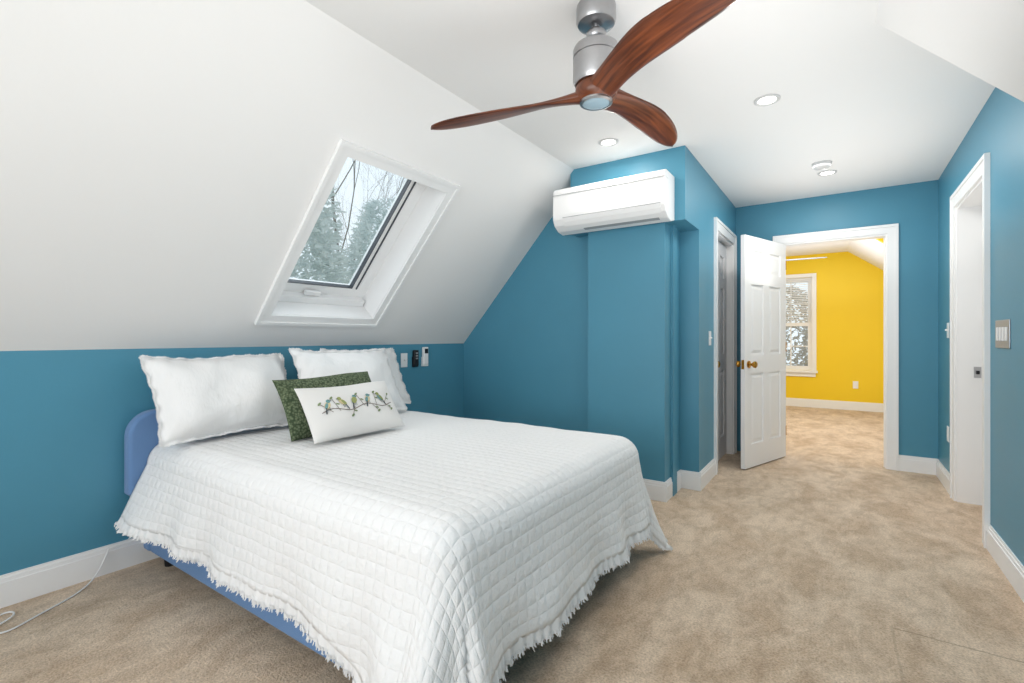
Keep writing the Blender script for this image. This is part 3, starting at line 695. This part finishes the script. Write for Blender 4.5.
def evergreen(name,base,h,rad,seed,N=26000,m=M_leaf,lab='evergreen tree outside the skylight, haze put into its pale colour'):
    rnd=random.Random(seed);vs=[];fs=[];B=Vector(base)
    for k in range(N):
        t=rnd.random()**.75;z=h*(1-t);a=rnd.uniform(0,2*math.pi);r=rad*(t**.33)*rnd.uniform(.6,1.0)*(1+.12*math.sin(a*5+z*2.2))
        p=B+Vector((r*math.cos(a),r*math.sin(a),z));d=Vector((math.cos(a)+rnd.uniform(-.8,.8),math.sin(a)+rnd.uniform(-.8,.8),rnd.uniform(-.8,.8))).normalized()
        s=d.cross(Vector((rnd.uniform(-1,1),rnd.uniform(-1,1),rnd.uniform(-1,1)))).normalized();L=rnd.uniform(.08,.2);w=.028
        i=len(vs);vs+=[p-s*w,p+s*w,p+d*L+s*w*.4,p+d*L-s*w*.4];fs.append((i,i+1,i+2,i+3))
    o=mk(name,vs,fs,m,label=lab,category='tree',group='trees outside');return o
evergreen('evergreen_tree',(-8.9,5.0,-3),8.3,1.85,1)
evergreen('evergreen_tree.001',(-10.3,9.1,-3),7.9,1.85,2)
evergreen('shrub',(-1.7,15.5,-3),5.6,2.6,4,12000,M_hedge,'dull brown winter shrub outside the far window')
boxes('ground',[((-40,-20,-3.2),(20,50,-3.05))],mat('lawn',(150,150,120),.95,var=.2,vscale=.5),label='lawn outside',category='ground',kind='structure')
# ---------------------------------------------------------------- lights
W=bpy.data.worlds.new('sky');sc.world=W;W.use_nodes=True
bg=W.node_tree.nodes['Background'];bg.inputs[0].default_value=(.90,.95,1,1);bg.inputs[1].default_value=1.3
def area(name,loc,rot,sx,sy,e,col=(1,1,1)):
    l=bpy.data.lights.new(name,'AREA');l.shape='RECTANGLE';l.size=sx;l.size_y=sy;l.energy=e;l.color=col
    o=bpy.data.objects.new(name,l);o.location=loc;o.rotation_euler=[math.radians(r) for r in rot];COL.objects.link(o);return o
area('window_daylight',(-.7,YB-1.2,1.2),(92,0,0),4.2,2.6,160,(1,.995,.985))
area('slope_fill',(-.25,1.0,1.5),(0,148,0),1.0,3.2,20,(1,.99,.975))  # added fill aimed up at the sloped ceiling, no fixture in the room
area('hall_ceiling_fill',(-.1,3.9,1.6),(180,0,0),.8,2.2,8.5,(1,.99,.97))  # added upward fill to brighten the hall ceiling, no real fixture
area('skylight_daylight',(-3.05,1.95,2.45),(0,-48,0),.7,.9,8,(.95,.98,1))
area('yellow_room_fill',(-.5,7.0,2.45),(0,0,0),1.4,1.4,44,(.94,.97,1))  # added fill hidden under the ceiling, does not come from the window
area('yellow_room_ceiling_fill',(-.3,7.4,1.6),(180,0,0),1.4,2.2,18,(.78,.87,1))  # added cool upward fill that offsets the orange tint on the ceiling
area('hall_fill',(-.1,4.0,2.44),(0,0,0),.5,1.2,9,(1,.99,.96))  # added overhead fill for the hall, separate from the downlights
# ---------------------------------------------------------------- camera
cam=bpy.data.cameras.new('camera');cam.sensor_width=36;cam.lens=484/1024*36;cam.shift_y=-4.5/1024;cam.clip_start=.02
co=bpy.data.objects.new('camera',cam);co.location=(0,0,1.15);co.rotation_euler=(math.radians(90),0,math.radians(34.2));COL.objects.link(co)
sc.camera=co
